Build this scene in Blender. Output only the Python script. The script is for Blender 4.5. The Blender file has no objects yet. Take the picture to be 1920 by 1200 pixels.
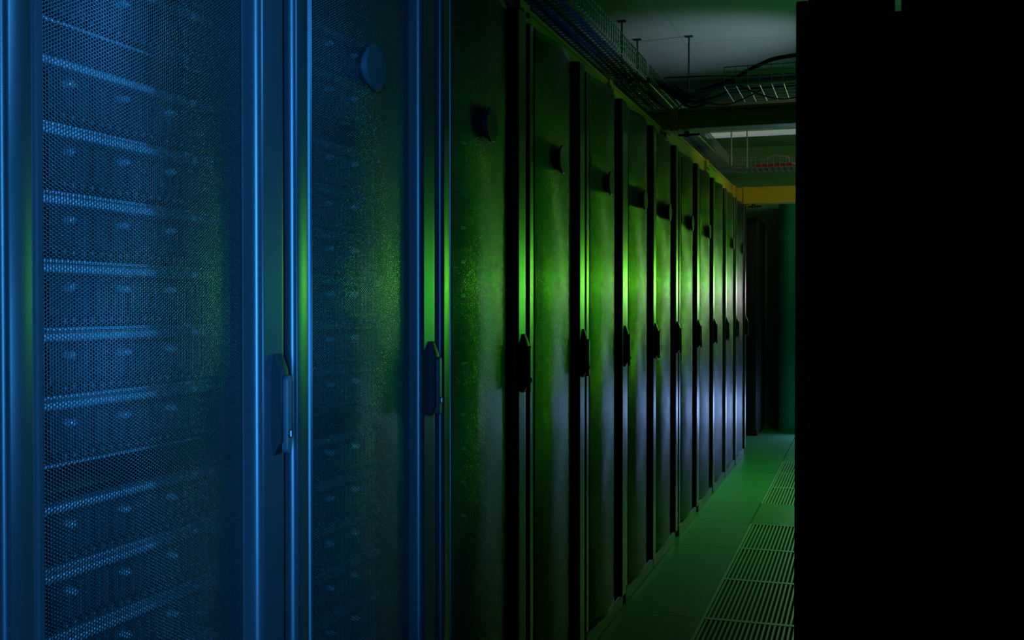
import bpy, bmesh, math, random
import numpy as np
from mathutils import Vector, Matrix
random.seed(7)
PI = math.pi
S = bpy.context.scene
COL = S.collection

# ------------------------------------------------------------------ camera
CX, CZ = 0.90, 1.15
cam_d = bpy.data.cameras.new('camera'); cam = bpy.data.objects.new('camera', cam_d); COL.objects.link(cam)
cam_d.sensor_width = 36.0; cam_d.lens = 36.0 * 2000.0 / 1920.0; cam_d.clip_start = 0.02
cam.location = (CX, 0.0, CZ)
cam.rotation_euler = (math.radians(90 - 0.72), 0, math.radians(18.18))
S.camera = cam

# ------------------------------------------------------------------ world, exposure
w = bpy.data.worlds.new('world'); S.world = w; w.use_nodes = True
w.node_tree.nodes['Background'].inputs[0].default_value = (0.01, 0.03, 0.02, 1)
w.node_tree.nodes['Background'].inputs[1].default_value = 0.02
vs = S.view_settings
S.cycles.sample_clamp_indirect = 1.0
vs.view_transform = 'Standard'; vs.look = 'None'; vs.exposure = 0.0; vs.gamma = 1.0; vs.use_curve_mapping = False

# ------------------------------------------------------------------ lights of the hall, plus unseen fills added to tint it
def aim(o, tgt):
    o.rotation_euler = (Vector(tgt) - o.location).to_track_quat('-Z', 'Y').to_euler()
def spot(name, loc, tgt, col, power, cone=60, blend=1.0, rad=0.08):
    d = bpy.data.lights.new(name, 'SPOT'); d.color = col; d.energy = power
    d.spot_size = math.radians(cone); d.spot_blend = blend; d.shadow_soft_size = rad
    o = bpy.data.objects.new(name, d); COL.objects.link(o); o.location = loc; aim(o, tgt); return o
def area(name, loc, tgt, col, power, sx, sy, spread=180):
    d = bpy.data.lights.new(name, 'AREA'); d.shape = 'RECTANGLE'; d.size = sx; d.size_y = sy
    d.color = col; d.energy = power; d.spread = math.radians(spread)
    o = bpy.data.objects.new(name, d); COL.objects.link(o); o.location = loc; aim(o, tgt); return o

BLUE = (0.035, 0.34, 1.0)
spot('blue_spot', (1.55, 2.15, 1.95), (0.0, 0.86, 1.45), BLUE, 84, 58, 1.0, 0.12)
spot('blue_spot', (1.55, 2.15, 1.05), (0.0, 0.86, 1.05), BLUE, 66, 58, 1.0, 0.12)
area('blue_key_lamp', (1.0, -0.3, 1.38), (0.0, 1.30, 1.30), BLUE, 6.5, 0.10, 1.7, 27)
area('blue_rim_lamp', (0.50, 0.38, 1.25), (0.04, 1.62, 1.25), BLUE, 1.4, 0.05, 1.7, 16)
area('green_lamp', (1.15, 9.6, 1.36), (0.0, 3.0, 1.1), (0.19, 1.0, 0.02), 1.8, 0.35, 0.14, 60)
area('green_side_fill', (1.5, 6.1, 1.22), (0.0, 1.9, 1.15), (0.03, 1.0, 0.06), 0.40, 0.3, 0.4, 44)  # added unseen fill that greens the nearer door stiles
area('pale_lamp', (0.70, 9.9, 0.22), (0.0, 3.5, 0.4), (0.26, 0.44, 0.90), 6.5, 0.3, 0.26)
area('white_fill', (0.72, 9.8, 1.28), (0.0, 7.6, 1.2), (1.0, 0.8, 1.0), 0.35, 0.25, 0.2, 60)  # fill added out of view to grey the far racks
area('green_downlight', (1.0, 6.9, 2.62), (0.7, 7.1, 0.0), (0.12, 1.0, 0.14), 9, 0.6, 0.3, 110)
spot('far_floor_fill', (1.0, 8.9, 2.4), (0.45, 8.8, 0.0), (0.55, 1.0, 0.05), 8, 46, 1.0, 0.1)  # unseen fill put in to yellow the far floor
area('back_green_fill', (1.9, 8.9, 2.3), (0.3, 10.6, 2.5), (0.25, 1.0, 0.15), 3.0, 0.3, 0.3, 150)  # added fill, out of view, for green on the back wall
spot('ceiling_uplight', (0.9, 6.0, 1.6), (0.0, 6.3, 2.7), (0.60, 0.84, 1.0), 20, 62, 1.0, 0.1)
spot('ceiling_green_fill', (1.75, 5.35, 2.30), (0.85, 5.1, 2.7), (0.04, 1.0, 0.02), 9, 120, 1.0, 0.05)  # unseen fill added for the green patches on the ceiling
spot('tray_fill', (1.1, 4.1, 0.9), (-0.2, 4.0, 2.25), (0.12, 0.55, 1.0), 8, 38, 1.0, 0.05)  # added behind the dark cabinet to light the tray wires
spot('raceway_fill', (1.3, 6.0, 2.0), (0.15, 7.9, 2.0), (0.85, 1.0, 0.5), 22, 44, 0.8, 0.05)  # unseen fill put in to brighten the yellow raceways

# ------------------------------------------------------------------ materials
def mat(name, col, rough=0.5, metal=0.0, spec=0.5, bump=0.0, bscale=300.0, var=0.0, emit=None, es=0.0):
    m = bpy.data.materials.new(name); m.use_nodes = True
    nt = m.node_tree; b = nt.nodes['Principled BSDF']
    b.inputs['Base Color'].default_value = (*col, 1)
    b.inputs['Roughness'].default_value = rough; b.inputs['Metallic'].default_value = metal
    b.inputs['Specular IOR Level'].default_value = spec
    tc = nt.nodes.new('ShaderNodeTexCoord'); no = nt.nodes.new('ShaderNodeTexNoise')
    no.inputs['Scale'].default_value = bscale; no.inputs['Detail'].default_value = 2
    nt.links.new(tc.outputs['Object'], no.inputs['Vector'])
    if var > 0:
        mx = nt.nodes.new('ShaderNodeMix'); mx.data_type = 'RGBA'
        mx.inputs['A'].default_value = (*[c * (1 - var) for c in col], 1)
        mx.inputs['B'].default_value = (*[min(1, c * (1 + var)) for c in col], 1)
        nt.links.new(no.outputs['Fac'], mx.inputs['Factor']); nt.links.new(mx.outputs['Result'], b.inputs['Base Color'])
    if bump > 0:
        bp = nt.nodes.new('ShaderNodeBump'); bp.inputs['Strength'].default_value = bump; bp.inputs['Distance'].default_value = 0.0004
        nt.links.new(no.outputs['Fac'], bp.inputs['Height']); nt.links.new(bp.outputs['Normal'], b.inputs['Normal'])
    if emit:
        b.inputs['Emission Color'].default_value = (*emit, 1); b.inputs['Emission Strength'].default_value = es
    return m
M = dict(
    door=mat('black powder coated steel', (0.022, 0.023, 0.026), 0.33, 0.0, 0.42, 0.15, 900, 0.1),
    mesh=mat('perforated black steel', (0.007, 0.0075, 0.008), 0.24, 0.0, 0.5, 0.0, 50, 0.05),
    plinth=mat('grey plinth steel', (0.16, 0.165, 0.17), 0.4, 0.0, 0.5, 0.1, 600, 0.1),
    cut=mat('punched hole edge', (0.012, 0.0125, 0.013), 0.6, 0.0, 0.2, 0.0, 50, 0.05),
    body=mat('black cabinet steel', (0.012, 0.012, 0.014), 0.5, 0.0, 0.4, 0.1, 600, 0.2),
    handle=mat('dark moulded handle', (0.03, 0.033, 0.036), 0.38, 0.0, 0.6, 0.1, 1500, 0.1),
    housing=mat('matt handle housing', (0.007, 0.0075, 0.009), 0.5, 0.0, 0.22, 0.1, 1500, 0.1),
    chrome=mat('chromed lock metal', (0.8, 0.82, 0.85), 0.18, 1.0, 0.5, 0, 100, 0.05),
    badge=mat('dark badge plastic', (0.03, 0.035, 0.04), 0.3, 0.0, 0.6, 0.05, 200, 0.1),
    chassis=mat('grey server steel', (0.03, 0.032, 0.035), 0.5, 0.3, 0.4, 0.1, 500, 0.15),
    lip=mat('bright server flange', (0.95, 0.96, 0.97), 0.5, 0.8, 0.5, 0.1, 400, 0.1),
    carrier=mat('dark drive carrier plastic', (0.035, 0.037, 0.04), 0.32, 0.2, 0.6, 0.1, 600, 0.15),
    fin=mat('satin carrier latch metal', (0.16, 0.165, 0.17), 0.4, 0.4, 0.6, 0, 100, 0.1),
    knob=mat('bright knob metal', (0.85, 0.88, 0.9), 0.3, 0.35, 0.8, 0, 100, 0.05),
    rod=mat('shaded threaded rod', (0.04, 0.045, 0.045), 0.6, 0.2, 0.3, 0.3, 400, 0.1),
    sticker=mat('yellow warning sticker', (0.75, 0.6, 0.05), 0.6, 0, 0.4, 0, 80, 0.1),
    wire=mat('zinc plated wire', (0.45, 0.47, 0.48), 0.4, 0.6, 0.5, 0, 60, 0.15),
    yellow=mat('yellow raceway plastic', (0.74, 0.47, 0.006), 0.45, 0, 0.5, 0.05, 60, 0.06),
    cable_blue=mat('blue cable sheath', (0.03, 0.08, 0.45), 0.5, 0, 0.5, 0, 40, 0.3),
    cable_black=mat('black cable sheath', (0.006, 0.008, 0.01), 0.5, 0, 0.5, 0, 40, 0.3),
    cable_red=mat('red cable sheath', (0.5, 0.035, 0.015), 0.5, 0, 0.5, 0, 40, 0.2),
    cable_pale=mat('pale cable sheath', (0.5, 0.52, 0.5), 0.5, 0, 0.5, 0, 40, 0.1),
    wall=mat('painted plaster', (0.28, 0.30, 0.26), 0.85, 0, 0.3, 0.3, 40, 0.06),
    teal=mat('teal lacquer', (0.02, 0.30, 0.26), 0.6, 0, 0.4, 0.1, 10, 0.06),
    tube=mat('lamp diffuser', (0.8, 0.8, 0.8), 0.5, 0, 0.5, 0, 10, 0.02, (0.80, 0.92, 0.88), 0.16),
    white=mat('white enamelled sheet', (0.7, 0.7, 0.7), 0.5, 0, 0.5, 0, 10, 0.04),
    grille=mat('galvanised grille bars', (0.6, 0.62, 0.6), 0.45, 0.3, 0.5, 0.1, 300, 0.1),
    plenum=mat('dark plenum concrete', (0.01, 0.01, 0.01), 0.9, 0, 0.2, 0.2, 20, 0.3),
)
def tiled(name, col, seam, bw, bh, off, rough, mortar=0.004, var=0.06, spec=0.5):
    m = bpy.data.materials.new(name); m.use_nodes = True; nt = m.node_tree; b = nt.nodes['Principled BSDF']
    tc = nt.nodes.new('ShaderNodeTexCoord'); mp = nt.nodes.new('ShaderNodeMapping')
    mp.inputs['Location'].default_value = off
    br = nt.nodes.new('ShaderNodeTexBrick'); br.offset = 0.0; br.squash = 1.0
    br.inputs['Scale'].default_value = 1.0; br.inputs['Brick Width'].default_value = bw; br.inputs['Row Height'].default_value = bh
    br.inputs['Mortar Size'].default_value = mortar; br.inputs['Mortar Smooth'].default_value = 0.3; br.inputs['Bias'].default_value = 0
    br.inputs['Color1'].default_value = (*[c * (1 - var) for c in col], 1)
    br.inputs['Color2'].default_value = (*[c * (1 + var) for c in col], 1)
    br.inputs['Mortar'].default_value = (*seam, 1)
    no = nt.nodes.new('ShaderNodeTexNoise'); no.inputs['Scale'].default_value = 6; no.inputs['Detail'].default_value = 5
    mr = nt.nodes.new('ShaderNodeMapRange'); mr.inputs['To Min'].default_value = rough - 0.08; mr.inputs['To Max'].default_value = rough + 0.1
    nt.links.new(tc.outputs['Object'], mp.inputs['Vector']); nt.links.new(mp.outputs['Vector'], br.inputs['Vector'])
    nt.links.new(tc.outputs['Object'], no.inputs['Vector']); nt.links.new(no.outputs['Fac'], mr.inputs['Value'])
    nt.links.new(br.outputs['Color'], b.inputs['Base Color']); nt.links.new(mr.outputs['Result'], b.inputs['Roughness'])
    b.inputs['Specular IOR Level'].default_value = spec
    return m
M['floor'] = tiled('vinyl raised floor tiles', (0.14, 0.36, 0.22), (0.03, 0.06, 0.04), 0.6, 0.6, (-0.341, -3.95, 0), 0.38)
M['ceiling'] = tiled('ceiling panels', (0.5, 0.5, 0.5), (0.34, 0.34, 0.34), 2.4, 0.6, (0.1, 0.3, 0), 0.85, 0.003, 0.02, 0.2)

# ------------------------------------------------------------------ mesh builder
class MB:
    def __init__(s): s.v = []; s.f = []; s.sm = []
    def add(s, vs, fs, smooth=False):
        n = len(s.v); s.v += [tuple(p) for p in vs]; s.f += [tuple(i + n for i in f) for f in fs]; s.sm += [smooth] * len(fs); return s
    def box(s, x0, x1, y0, y1, z0, z1, bev=0.0):
        if bev <= 0:
            return s.add([(x, y, z) for x in (x0, x1) for y in (y0, y1) for z in (z0, z1)],
                         [(0, 1, 3, 2), (4, 6, 7, 5), (0, 4, 5, 1), (2, 3, 7, 6), (0, 2, 6, 4), (1, 5, 7, 3)])
        b = bev; poly = [(x0 + b, y0), (x1 - b, y0), (x1, y0 + b), (x1, y1 - b), (x1 - b, y1), (x0 + b, y1), (x0, y1 - b), (x0, y0 + b)]
        cx, cy = (x0 + x1) / 2, (y0 + y1) / 2
        ins = [(cx + (px - cx) * (1 - 2 * b / max(1e-6, x1 - x0)), cy + (py - cy) * (1 - 2 * b / max(1e-6, y1 - y0))) for px, py in poly]
        R = [[(x, y, z0) for x, y in ins], [(x, y, z0 + b) for x, y in poly], [(x, y, z1 - b) for x, y in poly], [(x, y, z1) for x, y in ins]]
        return s.rings(R, caps=True)
    def rings(s, R, caps=True, smooth=False, closed=True):
        n = len(R[0]); vs = [p for r in R for p in r]; fs = []
        for k in range(len(R) - 1):
            for i in range(n if closed else n - 1):
                j = (i + 1) % n; fs.append((k * n + i, k * n + j, (k + 1) * n + j, (k + 1) * n + i))
        s.add(vs, fs, smooth)
        if caps: s.add(R[0], [tuple(range(n))[::-1]]); s.add(R[-1], [tuple(range(n))])
        return s
    def prism(s, poly, z0, z1, smooth=False):
        return s.rings([[(x, y, z0) for x, y in poly], [(x, y, z1) for x, y in poly]], True, smooth)
    def prism_y(s, poly, y0, y1):                      # poly of (x, z)
        return s.rings([[(x, y0, z) for x, z in poly], [(x, y1, z) for x, z in poly]], True)
    def disc_x(s, x0, x1, cy, cz, r, n=24, dome=0.0, bev=0.0):   # cylinder along X
        prof = [(x0, r), (x1 - bev, r)] + ([(x1, r - bev)] if bev else [])
        if dome: prof += [(x1 + dome * 0.7, (r - bev) * 0.6), (x1 + dome, 0.001 * r)]
        R = [[(x, cy + q * math.cos(2 * PI * i / n), cz + q * math.sin(2 * PI * i / n)) for i in range(n)] for x, q in prof]
        return s.rings(R, True)
    def tube(s, pts, r, n=8, smooth=True):
        P = [Vector(p) for p in pts]; R = []
        up = Vector((0, 0, 1))
        for i, p in enumerate(P):
            t = (P[min(i + 1, len(P) - 1)] - P[max(i - 1, 0)]).normalized()
            a = t.cross(up if abs(t.z) < 0.9 else Vector((1, 0, 0))).normalized(); b = t.cross(a).normalized()
            R.append([tuple(p + r * (a * math.cos(2 * PI * k / n) + b * math.sin(2 * PI * k / n))) for k in range(n)])
        return s.rings(R, True, smooth)
    def mesh(s, name):
        me = bpy.data.meshes.new(name); me.from_pydata(s.v, [], s.f); me.polygons.foreach_set('use_smooth', s.sm)
        me.update()
        return me
    def build(s, name, m, parent=None, loc=None):
        me = s.mesh(name); me.materials.append(m); o = bpy.data.objects.new(name, me); COL.objects.link(o)
        bm = bmesh.new(); bm.from_mesh(me); bmesh.ops.remove_doubles(bm, verts=bm.verts, dist=1e-6); bmesh.ops.recalc_face_normals(bm, faces=bm.faces)
        for e in bm.edges:
            if len(e.link_faces) != 2 or e.calc_face_angle(0) > 0.6: e.smooth = False
        for f in bm.faces: f.smooth = True
        bm.to_mesh(me); bm.free()
        if parent: o.parent = parent
        if loc: o.location = loc
        return o
def tag(o, label=None, cat=None, group=None, kind=None):
    if label: o['label'] = label
    if cat: o['category'] = cat
    if group: o['group'] = group
    if kind: o['kind'] = kind
    return o
def empty(name, loc=(0, 0, 0)):
    o = bpy.data.objects.new(name, None); COL.objects.link(o); o.location = loc; o.empty_display_size = 0.1; return o
def copy_tree(o, parent=None, skip=()):
    c = o.copy(); COL.objects.link(c)
    if parent: c.parent = parent
    for ch in [q for q in ALL if q.parent == o]:
        if ch.name.split('.')[0] in skip: continue
        copy_tree(ch, c, skip)
    return c

# ------------------------------------------------------------------ room shell
X0, X1, Y0, Y1, ZC = -1.35, 3.2, -1.6, 10.62, 2.70
GX0, GX1 = 0.341, 0.941
GR = [(2.75, 5.75), (6.35, 8.15)]
fb = MB()
fb.box(X0, GX0, Y0, Y1, -0.04, 0.0); fb.box(GX1, X1, Y0, Y1, -0.04, 0.0)
fb.box(GX0, GX1, Y0, GR[0][0], -0.04, 0.0); fb.box(GX0, GX1, GR[0][1], GR[1][0], -0.04, 0.0); fb.box(GX0, GX1, GR[1][1], Y1, -0.04, 0.0)
tag(fb.build('floor', M['floor']), kind='structure')
tag(MB().box(X0, X1, Y0, Y1, -0.45, -0.40).build('floor', M['plenum']), kind='structure')
tag(MB().box(X0, X1, Y0, Y1, ZC, ZC + 0.1).build('ceiling', M['ceiling']), kind='structure')
tag(MB().box(X0 - 0.1, X1 + 0.1, Y1, Y1 + 0.1, -0.45, ZC + 0.1).build('wall_back', M['wall']), kind='structure')
tag(MB().box(X0 - 0.1, X0, Y0, Y1, -0.45, ZC + 0.1).build('wall_left', M['wall']), kind='structure')
tag(MB().box(X1, X1 + 0.1, Y0, Y1, -0.45, ZC + 0.1).build('wall_right', M['wall']), kind='structure')
tag(MB().box(X0 - 0.1, X1 + 0.1, Y0 - 0.1, Y0, -0.45, ZC + 0.1).build('wall_front', M['wall']), kind='structure')
tag(MB().box(X0, X1, 7.35, 7.65, 2.48, ZC).build('trim_1', M['wall']), kind='structure')
tag(MB().box(X0, X1, 10.58, Y1, 2.56, 2.60).build('trim_2', M['wall']), kind='structure')

# ------------------------------------------------------------------ floor grilles
def grille_tile():
    r = empty('floor_grille')
    f = MB(); W = 0.6; b = 0.012
    f.box(0, b, 0, W, -0.03, 0.001); f.box(W - b, W, 0, W, -0.03, 0.001); f.box(b, W - b, 0, b, -0.03, 0.001); f.box(b, W - b, W - b, W, -0.03, 0.001)
    f.build('frame', M['grille'], r)
    g = MB(); n = 33
    for i in range(n):
        x = b + (W - 2 * b) * (i + 0.5) / n
        g.box(x - 0.0038, x + 0.0038, b, W - b, -0.022, 0.0)
    g.build('bars', M['grille'], r)
    return r
g0 = grille_tile(); ALL = list(bpy.data.objects); k = 0
words_g = ['grille tile nearest the viewer, hidden by the dark cabinet', 'grille tile cut by the bottom edge of the view', 'wide slotted grille tile, first seen whole from the viewer',
           'slotted grille tile with dark openings, second whole one in the near run', 'slotted grille tile just in front of the solid floor tile',
           'slotted grille tile just behind the solid floor tile', 'slotted grille tile in the middle of the far run', 'slotted grille tile at the far end of the aisle']
for (a, b) in GR:
    y = a
    while y < b - 0.1:
        o = g0 if k == 0 else copy_tree(g0)
        o.location = (GX0, y, 0.0); tag(o, 'grey metal ' + words_g[k], 'floor grille', 'slotted grille tiles along the aisle floor'); y += 0.6; k += 1

# ------------------------------------------------------------------ server cabinet
ZB, ZT = 0.062, 1.925
SM0, SM1 = 0.057, 0.478
def bulge(s):
    t = (s - SM0) / (SM1 - SM0)
    return 0.030 - 0.010 * t + 0.026 * math.sin(PI * min(1, max(0, t)))
def perforated_mesh():
    p = 0.00447; cs = p * math.sqrt(3) / 2; R = p / math.sqrt(3); rh = 0.00168; th = 0.0007
    ncol = int((SM1 - SM0 + 0.004) / cs); z0, z1 = ZB + 0.018, ZT - 0.018; nrow = int((z1 - z0) / p)
    ci, ri = np.meshgrid(np.arange(ncol), np.arange(nrow), indexing='ij'); ci = ci.ravel(); ri = ri.ravel(); N = len(ci)
    cs_ = SM0 - 0.001 + (ci + 0.5) * cs; cz = z0 + (ri + 0.5 + 0.5 * (ci % 2)) * p
    ang = np.arange(6) * PI / 3
    def ring(rad):
        return (cs_[:, None] + rad * np.cos(ang)), (cz[:, None] + rad * np.sin(ang))
    os_, oz = ring(R); hs, hz = ring(rh)
    key = np.round(os_ * 2e5).astype(np.int64) // 20 * 10_000_000 + np.round(oz * 1e5).astype(np.int64) // 10
    kk, first, inv = np.unique(key.ravel(), return_index=True, return_inverse=True); inv = inv.ravel()
    osu = os_.ravel()[first]; ozu = oz.ravel()[first]; nO = len(osu)
    def X(s, back=0.0):
        t = np.clip((s - SM0) / (SM1 - SM0), 0, 1); return 0.030 - 0.010 * t + 0.026 * np.sin(PI * t) - back
    hsr, hzr = hs.ravel(), hz.ravel()
    V = np.concatenate([np.stack([X(osu), osu, ozu], 1), np.stack([X(hsr), hsr, hzr], 1), np.stack([X(hsr, th), hsr, hzr], 1)]).astype(np.float32)
    O = inv.reshape(N, 6); H = nO + np.arange(N * 6).reshape(N, 6); B = H + N * 6
    r = lambda a: np.roll(a, -1, axis=1)
    Q = np.concatenate([np.stack([O, r(O), r(H), H], -1).reshape(-1, 4), np.stack([H, r(H), r(B), B], -1).reshape(-1, 4)]).astype(np.int32)
    me = bpy.data.meshes.new('perforated_panel')
    me.vertices.add(len(V)); me.vertices.foreach_set('co', V.ravel())
    me.loops.add(Q.size); me.loops.foreach_set('vertex_index', Q.ravel())
    me.polygons.add(len(Q)); me.polygons.foreach_set('loop_start', np.arange(0, Q.size, 4, dtype=np.int32))
    me.polygons.foreach_set('material_index', np.repeat(np.array([0, 1], dtype=np.int32), [N * 6, N * 6]))
    me.update(calc_edges=True); me.materials.append(M['mesh']); me.materials.append(M['cut']); return me

def server_cabinet():
    r = empty('server_cabinet')
    b = MB(); W = 0.577; a = -0.004; t = 0.004
    b.box(-1.0, -0.012, a, a + t, 0.02, 1.92); b.box(-1.0, -0.012, a + W - t, a + W, 0.02, 1.92)
    b.box(-1.0, -0.012, a + t, a + W - t, 1.908, 1.92); b.box(-1.0, -0.012, a + t, a + W - t, 0.02, 0.045)
    b.box(-1.0, -0.99, a + t, a + W - t, 0.045, 1.908)
    for yy in (0.085,):                                   # rack posts
        b.box(-0.125, -0.108, yy, yy + 0.016, 0.045, 1.908)
    b.box(-0.012, -0.004, a, a + 0.02, 0.02, 1.92); b.box(-0.012, -0.004, a + W - 0.02, a + W, 0.02, 1.92)
    b.build('cabinet_body', M['body'], r)
    MB().box(-0.02, 0.034, a + 0.003, a + W - 0.003, 0.0, 0.056, 0.003).build('plinth', M['plinth'], r)
    d = MB()
    L = [(0.0, 0.0), (0.022, 0.0), (0.027, 0.0018), (0.0300, 0.005), (0.0313, 0.009), (0.0313, 0.0115), (0.0313, 0.041), (0.0250, 0.0505), (0.0300, 0.0525), (0.0315, 0.0575), (0.0, 0.0575)]
    d.prism(L, ZB, ZT)
    fr = 0.013; cx_, cy_ = 0.049 - fr, 0.4795 + fr
    Rr = [(0.0, 0.478), (0.020, 0.478), (0.0215, 0.4795)] + [(cx_ + fr * math.sin(t), cy_ - fr * math.cos(t)) for t in [PI / 2 * i / 12 for i in range(13)]]
    Rr += [(0.049, 0.4945), (0.049, 0.5405)] + [(0.044 + 0.005 * math.cos(t), 0.546 + 0.005 * math.sin(t)) for t in [PI / 2 * i / 5 for i in range(6)]] + [(0.0, 0.551)]
    d.prism(Rr, ZB, ZT)
    ns = 24; cur = [(bulge(SM0 + (SM1 - SM0) * i / ns) + 0.0004, SM0 + (SM1 - SM0) * i / ns) for i in range(ns + 1)]
    plan = [(0.0, SM0)] + cur + [(0.0, SM1)]
    d.prism(plan, ZT - 0.02, ZT - 0.002); d.prism(plan, ZB + 0.002, ZB + 0.02)
    door = d.build('door', M['door'], r)
    me = perforated_mesh(); p = bpy.data.objects.new('perforated_panel', me); COL.objects.link(p); p.parent = door
    bx = bulge(0.236)
    bd = MB().disc_x(bx - 0.002, bx + 0.008, 0.236, 1.582, 0.032, 32).disc_x(bx + 0.008, bx + 0.014, 0.236, 1.582, 0.0415, 48, 0.0, 0.0022).build('badge', M['badge'], door)
    # swing handle: sloped housing, lever, lock
    z0, z1 = 0.922, 1.078; ya, yb = 0.517, 0.540; F = 0.0485
    h = MB()
    prof = [(F, z0), (F + 0.0145, z0 + 0.022), (F + 0.0145, z1 - 0.026), (F + 0.004, z1), (F, z1)]
    ins = 0.0035
    Rg = [[(x, ya, z) for x, z in prof], [(x, ya + 0.0001, z) for x, z in prof]]
    h.rings([[(x - (0.0 if x <= F else 0.001), ya, z) for x, z in prof], [(x, ya + ins, z) for x, z in prof], [(x, yb - ins, z) for x, z in prof], [(x - (0.0 if x <= F else 0.001), yb, z) for x, z in prof]], True)
    ho = h.build('handle', M['housing'], r)
    lv = MB(); n = 8; ly0, ly1 = ya + 0.006, yb - 0.002; rr = (ly1 - ly0) / 2; cy = (ly0 + ly1) / 2; la, lb = z0 + 0.004, z1 - 0.032
    pl = [(cy + rr * math.cos(PI + PI * i / n), la + rr + rr * math.sin(PI + PI * i / n)) for i in range(n + 1)] + [(cy + rr * math.cos(PI * i / n), lb - rr + rr * math.sin(PI * i / n)) for i in range(n + 1)]
    sc = lambda q: [(cy + (y - cy) * q, (la + lb) / 2 + (z - (la + lb) / 2) * (1 - (1 - q) * 0.12)) for y, z in pl]
    lv.rings([[(F + 0.012, y, z) for y, z in pl], [(F + 0.0195, y, z) for y, z in pl], [(F + 0.0215, y, z) for y, z in sc(0.78)]], True)
    lv.build('lever', M['handle'], ho)
    lk = MB().disc_x(F + 0.021, F + 0.0235, cy, la + 0.030, 0.0068, 20, 0.0, 0.0012)
    lk.box(F + 0.0235, F + 0.0245, cy - 0.0008, cy + 0.0008, la + 0.0255, la + 0.0345)
    lk.build('lock', M['chrome'], ho)
    return r
STARTS = [0.91, 1.524, 2.16, 2.795, 3.43, 4.05, 4.632, 5.32, 5.98, 6.60, 7.19, 7.82]
cab_lab = ['leftmost black server cabinet, filling the left edge behind brightly blue lit mesh',
           'blue lit server cabinet with a large round badge, second from the left',
           'dark black server cabinet with a small round badge, third from the left',
           'black server cabinet where the green glow begins, fourth from the left',
           'green glowing black server cabinet, fifth from the left',
           'black server cabinet, sixth from the left, below the dark crossing raceway',
           'black server cabinet, seventh from the left, just before the wide gap in the row',
           'black server cabinet, eighth from the left, just after the wide gap in the row',
           'black server cabinet, ninth from the left in the receding row',
           'black server cabinet without a badge on its door, tenth from the left',
           'narrow looking black server cabinet, next to last before the far end of the row',
           'last black server cabinet at the far end of the row']
c0 = server_cabinet(); ALL = list(bpy.data.objects)
for k, y in enumerate(STARTS):
    o = c0 if k == 0 else copy_tree(c0, None, ('badge',) if k == 9 else ())
    o.location = (0, y, 0); tag(o, cab_lab[k], 'server cabinet', 'server cabinets in the left row')

# ------------------------------------------------------------------ equipment in the first three cabinets
EX = -0.100; EW = 0.434; U = 0.04445
def drive_shelf():
    r = empty('drive_shelf'); H = 2 * U - 0.001
    c = MB(); c.box(-0.60, -0.006, 0, EW, 0.0, H)
    c.build('chassis', M['chassis'], r)
    l = MB(); l.rings([[(x, y, z) for x, z in ((-0.006, H - 0.0145), (0.008, H - 0.014), (0.012, H - 0.012), (0.0132, H - 0.0075), (0.012, H - 0.003), (0.008, H - 0.0005), (-0.006, H))] for y in (0, EW)], True)
    l.box(-0.006, 0.003, 0, EW, 0.0, 0.0035)
    l.build('flange', M['lip'], r)
    pitch = EW / 24; cm = MB(); w_ = pitch * 0.5
    cm.box(-0.006, 0.002, -w_ + 0.0012, w_ - 0.0012, 0.006, 0.072, 0.0012)
    nf = len(cm.f)
    cm.box(0.003, 0.0075, -w_ + 0.0018, -w_ + 0.0034, 0.020, 0.066)
    cm.box(0.003, 0.011, -0.003, 0.003, 0.009, 0.018, 0.002)
    me = cm.build('drive_carrier', M['carrier'], r)
    me.data.materials.append(M['fin'])
    for p_ in me.data.polygons:
        if p_.index >= nf: p_.material_index = 1
    me.location = (0, pitch * 0.5, 0)
    for i in range(1, 24):
        q = me.copy(); COL.objects.link(q); q.parent = r; q.location = (0, pitch * (i + 0.5), 0)
    kb = MB().disc_x(-0.002, 0.016, 0, 0.056, 0.0055, 18, 0.003, 0.0015).build('thumb_knob', M['knob'], r, (0, EW * 0.25, 0))
    for i in (2, 3):
        q = kb.copy(); COL.objects.link(q); q.parent = r; q.location = (0, EW * 0.25 * i, 0)
    return r
def plain_shelf():
    r = empty('drive_shelf'); H = 2 * U - 0.001
    c = MB(); c.box(-0.60, -0.006, 0, EW, 0.0, H)
    for i in range(24):
        y = EW / 24 * i; c.box(-0.006, 0.004, y + 0.002, y + 0.004, 0.008, 0.07)
    c.build('chassis', M['carrier'], r)
    kb = MB().disc_x(-0.002, 0.010, 0, 0.060, 0.0045, 12, 0.003, 0.001).build('thumb_knob', M['knob'], r, (0, EW * 0.25, 0))
    for i in (2, 3):
        q = kb.copy(); COL.objects.link(q); q.parent = r; q.location = (0, EW * 0.25 * i, 0)
    return r
shelf0 = drive_shelf(); shelf1 = plain_shelf()
blank = MB().box(-0.02, 0.0, 0, EW, 0.001, U - 0.001, 0.001).box(0, 0.004, 0, EW, U - 0.005, U - 0.001).build('blanking_panel', M['chassis'])
ALL = list(bpy.data.objects)
ordn = ['first', 'second', 'third', 'fourth', 'fifth', 'sixth', 'seventh', 'eighth', 'ninth', 'tenth', 'eleventh', 'twelfth']
where = ['behind the leftmost mesh door', 'behind the second mesh door from the left', 'behind the dark third mesh door']
used = {}
def put(proto, loc, lab, cat, grp):
    if proto.name not in used: o = proto; used[proto.name] = 1
    else: o = copy_tree(proto)
    o.location = loc; tag(o, lab, cat, grp); return o
ZTOP = 0.941; Z_SLOT = 0.896                      # an open one-unit slot between these heights
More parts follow.
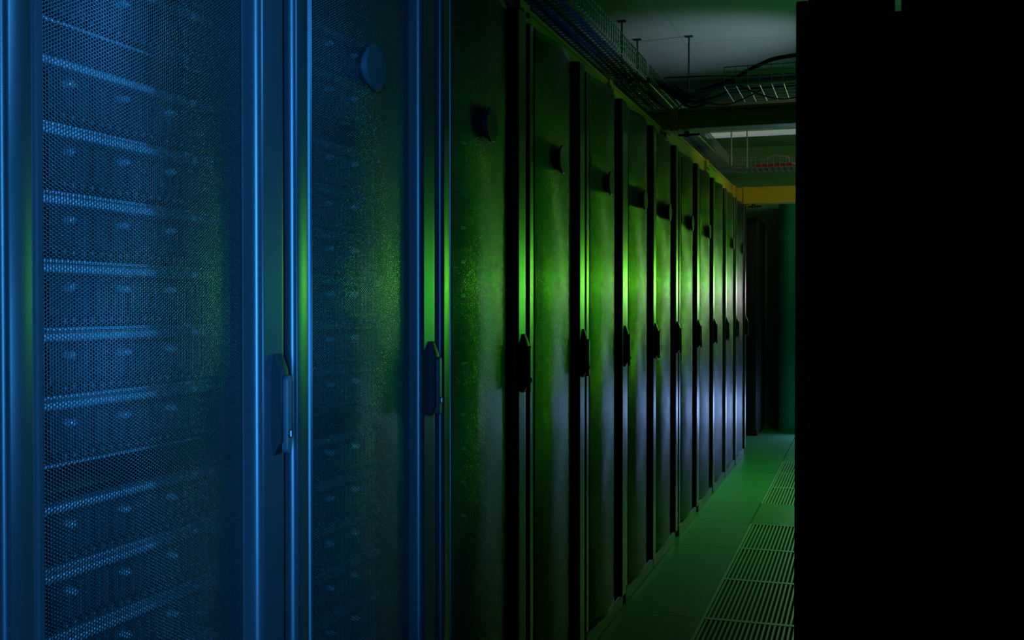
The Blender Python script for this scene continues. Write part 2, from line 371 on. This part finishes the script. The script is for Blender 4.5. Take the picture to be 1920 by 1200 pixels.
for r in range(3):
    ys = STARTS[r] + 0.1345; proto = shelf1 if r == 2 else shelf0
    for n in range(6):
        put(proto, (EX, ys, ZTOP + n * 2 * U), 'dark drive shelf %s, %s above the open slot' % (where[r], ordn[n]), 'drive shelf', 'drive shelves in the server cabinets')
    zb = ZTOP + 12 * U
    put(blank, (EX, ys, zb), 'thin dark blanking panel %s, above shelf six' % where[r], 'blanking panel', 'blanking panels in the cabinets')
    for n in range(2):
        put(proto, (EX, ys, zb + U + n * 2 * U), 'dark drive shelf %s, %s above the blanking panel' % (where[r], ordn[n]), 'drive shelf', 'drive shelves in the server cabinets')
    for n in range(6):
        if r == 2 and n > 3: break
        o = put(proto, (EX, ys, Z_SLOT - (n + 1) * 2 * U), 'dark drive shelf %s, %s below the open slot' % (where[r], ordn[n]), 'drive shelf', 'drive shelves in the server cabinets')
        if n == 0 and r < 2:
            st = MB().box(-0.17, -0.05, 0.10 - 0.03 * r, 0.28 - 0.05 * r, 2 * U - 0.0012, 2 * U - 0.0002).build('warning_sticker', M['sticker'], o)

# ------------------------------------------------------------------ dark cabinet at the right
r = empty('tall_cabinet', (0.76, 2.86, 0))
tag(r, 'very dark tall cabinet side standing across the right of the view', 'cabinet')
b = MB().box(0.0, 1.1, 0.02, 0.62, 0.02, 1.898); b.box(0.02, 1.08, 0.05, 0.6, 0.0, 0.02); b.build('cabinet_body', M['body'], r)
MB().prism([(-0.024, -0.028), (-0.021, -0.032), (0.0, -0.032), (0.004, -0.03), (0.004, 0.6), (-0.020, 0.6), (-0.024, 0.595)], 0.03, 1.93).build('door', M['door'], r)
MB().box(0.006, 0.214, -0.05, 0.02, 0.03, 2.02, 0.004).build('side_panel', M['body'], r)
MB().box(0.230, 1.1, -0.05, 0.02, 0.03, 2.02, 0.004).build('side_panel', M['body'], r)

# ------------------------------------------------------------------ cabinet and round housing at the far end
r = empty('far_cabinet', (-0.58, 9.66, 0)); r.name = 'equipment_cabinet'
tag(r, 'dark equipment cabinet standing alone beyond the end of the row', 'cabinet')
MB().box(0.0, 0.60, 0.02, 0.62, 0.0, 1.94, 0.006).build('cabinet_body', M['body'], r)
fd = MB().box(0.01, 0.59, -0.005, 0.02, 0.05, 1.92, 0.004)
for i in range(5): fd.box(0.08 + i * 0.11, 0.09 + i * 0.11, -0.012, -0.005, 0.1, 1.88)
fd.build('door', M['body'], r)
sp = MB().box(0.60, 0.608, 0.05, 0.32, 0.05, 1.9, 0.002).box(0.60, 0.608, 0.33, 0.6, 0.05, 1.9, 0.002).build('side_panel', M['body'], r)
cb = MB(); n = 12; cr = 0.12; xa, xb, ya, yb = 0.165, 0.86, 10.0, 10.5; poly = []
for (cx_, cy_, a0) in ((xb - cr, yb - cr, 0), (xa + cr, yb - cr, 90), (xa + cr, ya + cr, 180), (xb - cr, ya + cr, 270)):
    poly += [(cx_ + cr * math.cos(math.radians(a0 + 90 * i / n)), cy_ + cr * math.sin(math.radians(a0 + 90 * i / n))) for i in range(n + 1)]
cb.prism(poly, 0.0, 2.12)
tag(cb.build('cooling_unit', M['teal']), 'tall smooth teal housing with rounded corners against the far wall', 'cooling unit')

# ------------------------------------------------------------------ yellow raceways
def trough_along(name, y0, y1, x0=-0.11, x1=-0.005, z0=1.935, z1=2.035):
    r = empty(name, (0, y0, 0)); L = y1 - y0; t = 0.005
    m = MB()
    m.box(x0, x1, 0, L, z0, z0 + t); m.box(x0, x0 + t, 0, L, z0 + t, z1); m.box(x1 - t, x1, 0, L, z0 + t, z1)
    m.box(x1, x1 + 0.008, 0, L, z1 - 0.010, z1); m.box(x1, x1 + 0.004, 0, L, z0 + 0.02, z0 + 0.026); m.box(x0 - 0.008, x0, 0, L, z1 - 0.010, z1)
    m.build('trough', M['yellow'], r)
    return r
def coupler(r, y, w_=0.09, x0=-0.11, x1=-0.005, z0=1.935, z1=2.035):
    m = MB(); e = 0.008
    m.box(x0 - e, x1 + e, y - w_ / 2, y + w_ / 2, z0 - 0.006, z0 - 0.001); m.box(x1 + 0.001, x1 + e + 0.006, y - w_ / 2, y + w_ / 2, z0 - 0.006, z1 + 0.004)
    m.box(x0 - e - 0.006, x0 - 0.001, y - w_ / 2, y + w_ / 2, z0 - 0.006, z1 + 0.004)
    for s in (-0.3, 0.3): m.disc_x(x1 + e + 0.006, x1 + e + 0.013, y + s * w_, (z0 + z1) / 2, 0.008, 12)
    m.build('coupler', M['yellow'], r)
r = trough_along('cable_raceway', 2.80, 4.97, z1=1.990); tag(r, 'low raceway lying lengthwise on the near cabinet tops, lit green along its edge', 'cable raceway')
coupler(r, 0.03, z1=1.990); coupler(r, 1.1, 0.05, z1=1.990)
r = trough_along('cable_raceway', 5.02, 8.20); tag(r, 'yellow raceway running lengthwise on the far cabinet tops between the two crossings', 'cable raceway')
for y in (0.10, 1.5, 2.95): coupler(r, y)
def trough_across(y0, z0, z1, lab, x0=-0.13, x1=3.1, d=0.11):
    r = empty('cable_raceway', (x0, y0, z0)); L = x1 - x0; H = z1 - z0; t = 0.005
    m = MB(); m.box(0, L, 0, d, 0, t); m.box(0, L, 0, t, t, H); m.box(0, L, d - t, d, t, H)
    m.box(0, L, -0.010, 0, H - 0.012, H); m.box(0, L, -0.008, 0, 0, 0.012); m.box(0, L, -0.004, 0, H * 0.72, H * 0.76)
    m.build('trough', M['yellow'], r)
    c = MB(); c.box(0.17, 0.21, -0.014, -0.010, -0.006, H + 0.003); c.box(0.17, 0.21, -0.014, d + 0.004, -0.006, -0.002); c.build('coupler', M['yellow'], r)
    h = MB(); h.tube([(0.24, 0.05, -0.003), (0.24, 0.05, -0.03)], 0.012, 10); h.tube([(0.20, 0.05, -0.02), (0.30, 0.05, -0.02)], 0.006, 6); h.build('clamp', M['cable_black'], r)
    tag(r, lab, 'cable raceway'); return r
trough_across(5.00, 1.98, 2.075, 'shadowed brown looking raceway crossing the aisle, nearer of the two crossings')
trough_across(8.24, 1.93, 2.052, 'bright yellow raceway crossing the aisle at the far end')

# ------------------------------------------------------------------ wire basket trays
def basket(name, path, W, H, pitch, lab, wr=0.0022, nl=7, ncross_side=True, maxpiece=None):
    """path: centreline points (x, y); built as a wire basket on z=0 of its empty"""
    r = empty(name, (0, 0, 2.205)); P = [Vector((p[0], p[1], 0)) for p in path]
    seg = [(P[i + 1] - P[i]).length for i in range(len(P) - 1)]; T = sum(seg)
    def at(d):
        d = min(max(d, 0), T - 1e-6)
        for i, s_ in enumerate(seg):
            if d <= s_: break
            d -= s_
        t = (P[i + 1] - P[i]).normalized(); 
        return P[i] + t * d, t
    N = [Vector((0, 0, 0))] * len(P)
    def norm(t): return Vector((t.y, -t.x, 0))
    def vn(i):
        t = (P[min(i + 1, len(P) - 1)] - P[max(i - 1, 0)]).normalized(); return norm(t)
    lw = MB()
    for j in range(nl):
        off = -W / 2 + W * j / (nl - 1)
        lw.tube([P[i] + vn(i) * off for i in range(len(P))], wr * 1.15, 6)
    for sgn in (-1, 1):
        for q in (0.36, 0.70, 1.0):
            lw.tube([P[i] + vn(i) * sgn * (W / 2 + 0.002) + Vector((0, 0, H * q)) for i in range(len(P))], wr * 1.15, 6)
    lw.build('lengthwise_wires', M['wire'], r)
    cw = MB(); d = 0.0
    while d <= T:
        p, t = at(d); n_ = norm(t); e = -wr * 1.6
        pts = [p - n_ * (W / 2 + 0.004) + Vector((0, 0, H)), p - n_ * (W / 2 + 0.004) + Vector((0, 0, 0.01)), p - n_ * (W / 2 - 0.008) + Vector((0, 0, e)),
               p + n_ * (W / 2 - 0.008) + Vector((0, 0, e)), p + n_ * (W / 2 + 0.004) + Vector((0, 0, 0.01)), p + n_ * (W / 2 + 0.004) + Vector((0, 0, H))]
        cw.tube(pts, wr, 5); d += pitch
    cw.build('cross_wires', M['wire'], r)
    tag(r, lab, 'cable tray'); return r
basket('cable_tray', [(-0.20, 2.0), (-0.20, 4.92)], 0.28, 0.085, 0.042, 'wire basket cable tray above the near cabinets, running lengthwise')
curve = [(-0.20 + 0.30 * (1 - math.cos(a)), 8.14 + 0.30 * math.sin(a)) for a in [PI / 2 * i / 10 for i in range(0, 11)]] + [(3.0, 8.44)]
basket('cable_tray', [(-0.20, 5.0), (-0.20, 8.12)], 0.28, 0.085, 0.045, 'wire basket cable tray above the far cabinets, running lengthwise', nl=7)
basket('cable_tray', curve, 0.28, 0.085, 0.045, 'wire basket tray section bending right across the aisle at the far end', nl=7)
basket('cable_tray', [(0.27, 5.38), (3.0, 5.38)], 0.44, 0.085, 0.055, 'short wire basket tray crossing the aisle above the dark raceway', nl=7)

# cables
def wander(p0, p1, n, amp, r_, m, name, seed, sag=0.0):
    rnd = random.Random(seed); pts = []
    a, b = Vector(p0), Vector(p1); ph = [rnd.uniform(0, 6) for _ in range(3)]
    for i in range(n + 1):
        t = i / n; p = a.lerp(b, t); e = math.sin(PI * t)
        p.x += amp * math.sin(5 * t + ph[0]) * (1 if name else 1); p.z += 0.35 * amp * math.sin(9 * t + ph[1]) - sag * e; p.y += amp * 0.5 * math.sin(6 * t + ph[2])
        pts.append(p)
    return pts
i_ = 0
for k in range(12):
    o = MB().tube(wander((-0.31 + 0.018 * k, 2.0, 2.216 + 0.008 * (k % 3)), (-0.31 + 0.018 * k, 4.9, 2.216 + 0.008 * (k % 3)), 30, 0.008, 0.006, None, '', k), 0.0065, 7).build('network_cable', M['cable_blue' if k % 3 else 'cable_black'])
    tag(o, 'dark blue network cable lying in the near lengthwise wire tray', 'cable', 'cables in the near lengthwise tray')
for k in range(8):
    o = MB().tube(wander((-0.30 + 0.026 * k, 5.0, 2.216), (-0.30 + 0.026 * k, 7.9, 2.216), 30, 0.008, 0.006, None, '', k + 40), 0.0065, 7).build('network_cable', M['cable_blue' if k % 2 else 'cable_black'])
    tag(o, 'dark network cable lying in the far lengthwise wire tray', 'cable', 'cables in the far lengthwise tray')
for k in range(4):
    o = MB().tube(wander((0.12, 8.35 + 0.03 * k, 2.226), (3.0, 8.36 + 0.03 * k, 2.222), 20, 0.006, 0.006, None, '', k + 70), 0.014, 8).build('power_cable', M['cable_red'])
    tag(o, 'red cable lying in the tray that bends right across the aisle', 'cable', 'red cables in the bending tray')
def smooth_path(pts, n=8):
    P = [Vector(p) for p in pts]; P = [P[0]] + P + [P[-1]]; out = []
    for i in range(1, len(P) - 2):
        for k in range(n):
            t = k / n; a, b, c, d = P[i - 1], P[i], P[i + 1], P[i + 2]
            out.append(0.5 * ((2 * b) + (c - a) * t + (2 * a - 5 * b + 4 * c - d) * t * t + (3 * b - a - 3 * c + d) * t ** 3))
    out.append(P[-2]); return out
for k in range(8):
    rnd = random.Random(200 + k); j = lambda a: rnd.uniform(-a, a)
    yy = 5.21 + 0.045 * k
    pts = [(-0.22 + j(.05), 5.02 + 0.02 * k, 2.285 + j(.01)), (-0.06 + j(.02), yy - 0.05, 2.26 + j(.02)), (0.06, yy, 2.185 + j(.012)), (0.17, yy, 2.19 + 0.006 * (k % 4)), (0.32, yy, 2.225 + 0.006 * (k % 4)), (0.7, yy + j(.02), 2.235 + 0.012 * (k % 4)), (1.4, yy, 2.235 + 0.01 * (k % 3)), (3.0, yy, 2.23)]
    o = MB().tube(smooth_path(pts), 0.009, 8).build('network_cable', M['cable_black' if k % 3 else 'cable_blue'])
    tag(o, 'thick dark cable swung over from the row into the crossing wire tray', 'cable', 'dark cables in the crossing tray')
o = MB().tube(smooth_path([(0.12, 5.25, 2.20), (0.3, 5.22, 2.245), (0.42, 5.18, 2.29), (0.55, 5.18, 2.325), (0.9, 5.2, 2.335), (2.0, 5.2, 2.30)]), 0.010, 8).build('network_cable', M['cable_black'])
tag(o, 'thick black cable rising over the side of the crossing wire tray', 'cable')
for k, (xa_, xb_, dz) in enumerate([(-0.12, 0.10, 0.10), (-0.05, 0.20, 0.07), (0.02, 0.45, 0.09), (0.30, 0.75, 0.08)]):
    o = MB().tube(smooth_path([(xa_, 5.2, 2.23), (xa_ + (xb_ - xa_) * .3, 5.25, 2.23 - dz * 0.8), (xa_ + (xb_ - xa_) * .6, 5.3, 2.23 - dz), (xb_, 5.35, 2.22)]), 0.004, 6).build('loose_cable', M['cable_black'])
    tag(o, 'thin loose black cable hanging in a loop below the crossing tray', 'cable', 'loose loops below the crossing tray')
o = MB().tube(smooth_path([(-0.06, 5.4, 2.31), (0.15, 5.35, 2.295), (0.5, 5.4, 2.29), (1.5, 5.4, 2.28)]), 0.004, 6).build('network_cable', M['cable_blue'])
tag(o, 'thin blue cable stretched from the row to the crossing wire tray', 'cable')
o = MB().tube(smooth_path([(0.10, 8.5, 2.23), (0.18, 8.40, 2.27), (0.26, 8.36, 2.30), (0.36, 8.33, 2.28), (0.50, 8.34, 2.22), (1.5, 8.34, 2.226)]), 0.007, 6).build('network_cable', M['cable_pale'])
tag(o, 'pale cable arching over the edge of the far tray', 'cable')

# hanger rods
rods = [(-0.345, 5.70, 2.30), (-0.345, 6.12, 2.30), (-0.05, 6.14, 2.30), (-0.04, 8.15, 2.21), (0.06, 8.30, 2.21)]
rl = ['thin steel hanger rod at the ceiling, leftmost of the near three', 'thin steel hanger rod at the ceiling, middle of the near three', 'long thin steel hanger rod before the grey ceiling, right of the other two near ones',
      'pale thin hanger rod at the bend of the far tray', 'pale thin hanger rod right of the bend of the far tray']
for (x, y, z), lb in zip(rods, rl):
    r = empty('hanger_rod', (x, y, z)); L = ZC - z
    rm = M['rod'] if z > 2.25 else M['wire']  # near rods get a darker colour that stands in for shade
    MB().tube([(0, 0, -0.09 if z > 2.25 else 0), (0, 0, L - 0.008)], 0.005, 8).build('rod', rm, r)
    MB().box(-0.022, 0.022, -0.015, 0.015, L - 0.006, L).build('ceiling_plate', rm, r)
    tag(r, lb, 'hanger rod', 'hanger rods of the cable trays')

# fluorescent light at the far ceiling
r = empty('ceiling_light', (0.9, 9.25, 2.66)); tag(r, 'long pale ceiling light seen just below the dark crossing raceway', 'ceiling light')
MB().box(-1.3, 1.4, -0.06, 0.06, -0.03, 0.04, 0.004).build('housing', M['white'], r)
MB().box(-1.28, 1.38, -0.05, 0.05, -0.06, -0.03, 0.004).build('diffuser', M['tube'], r)
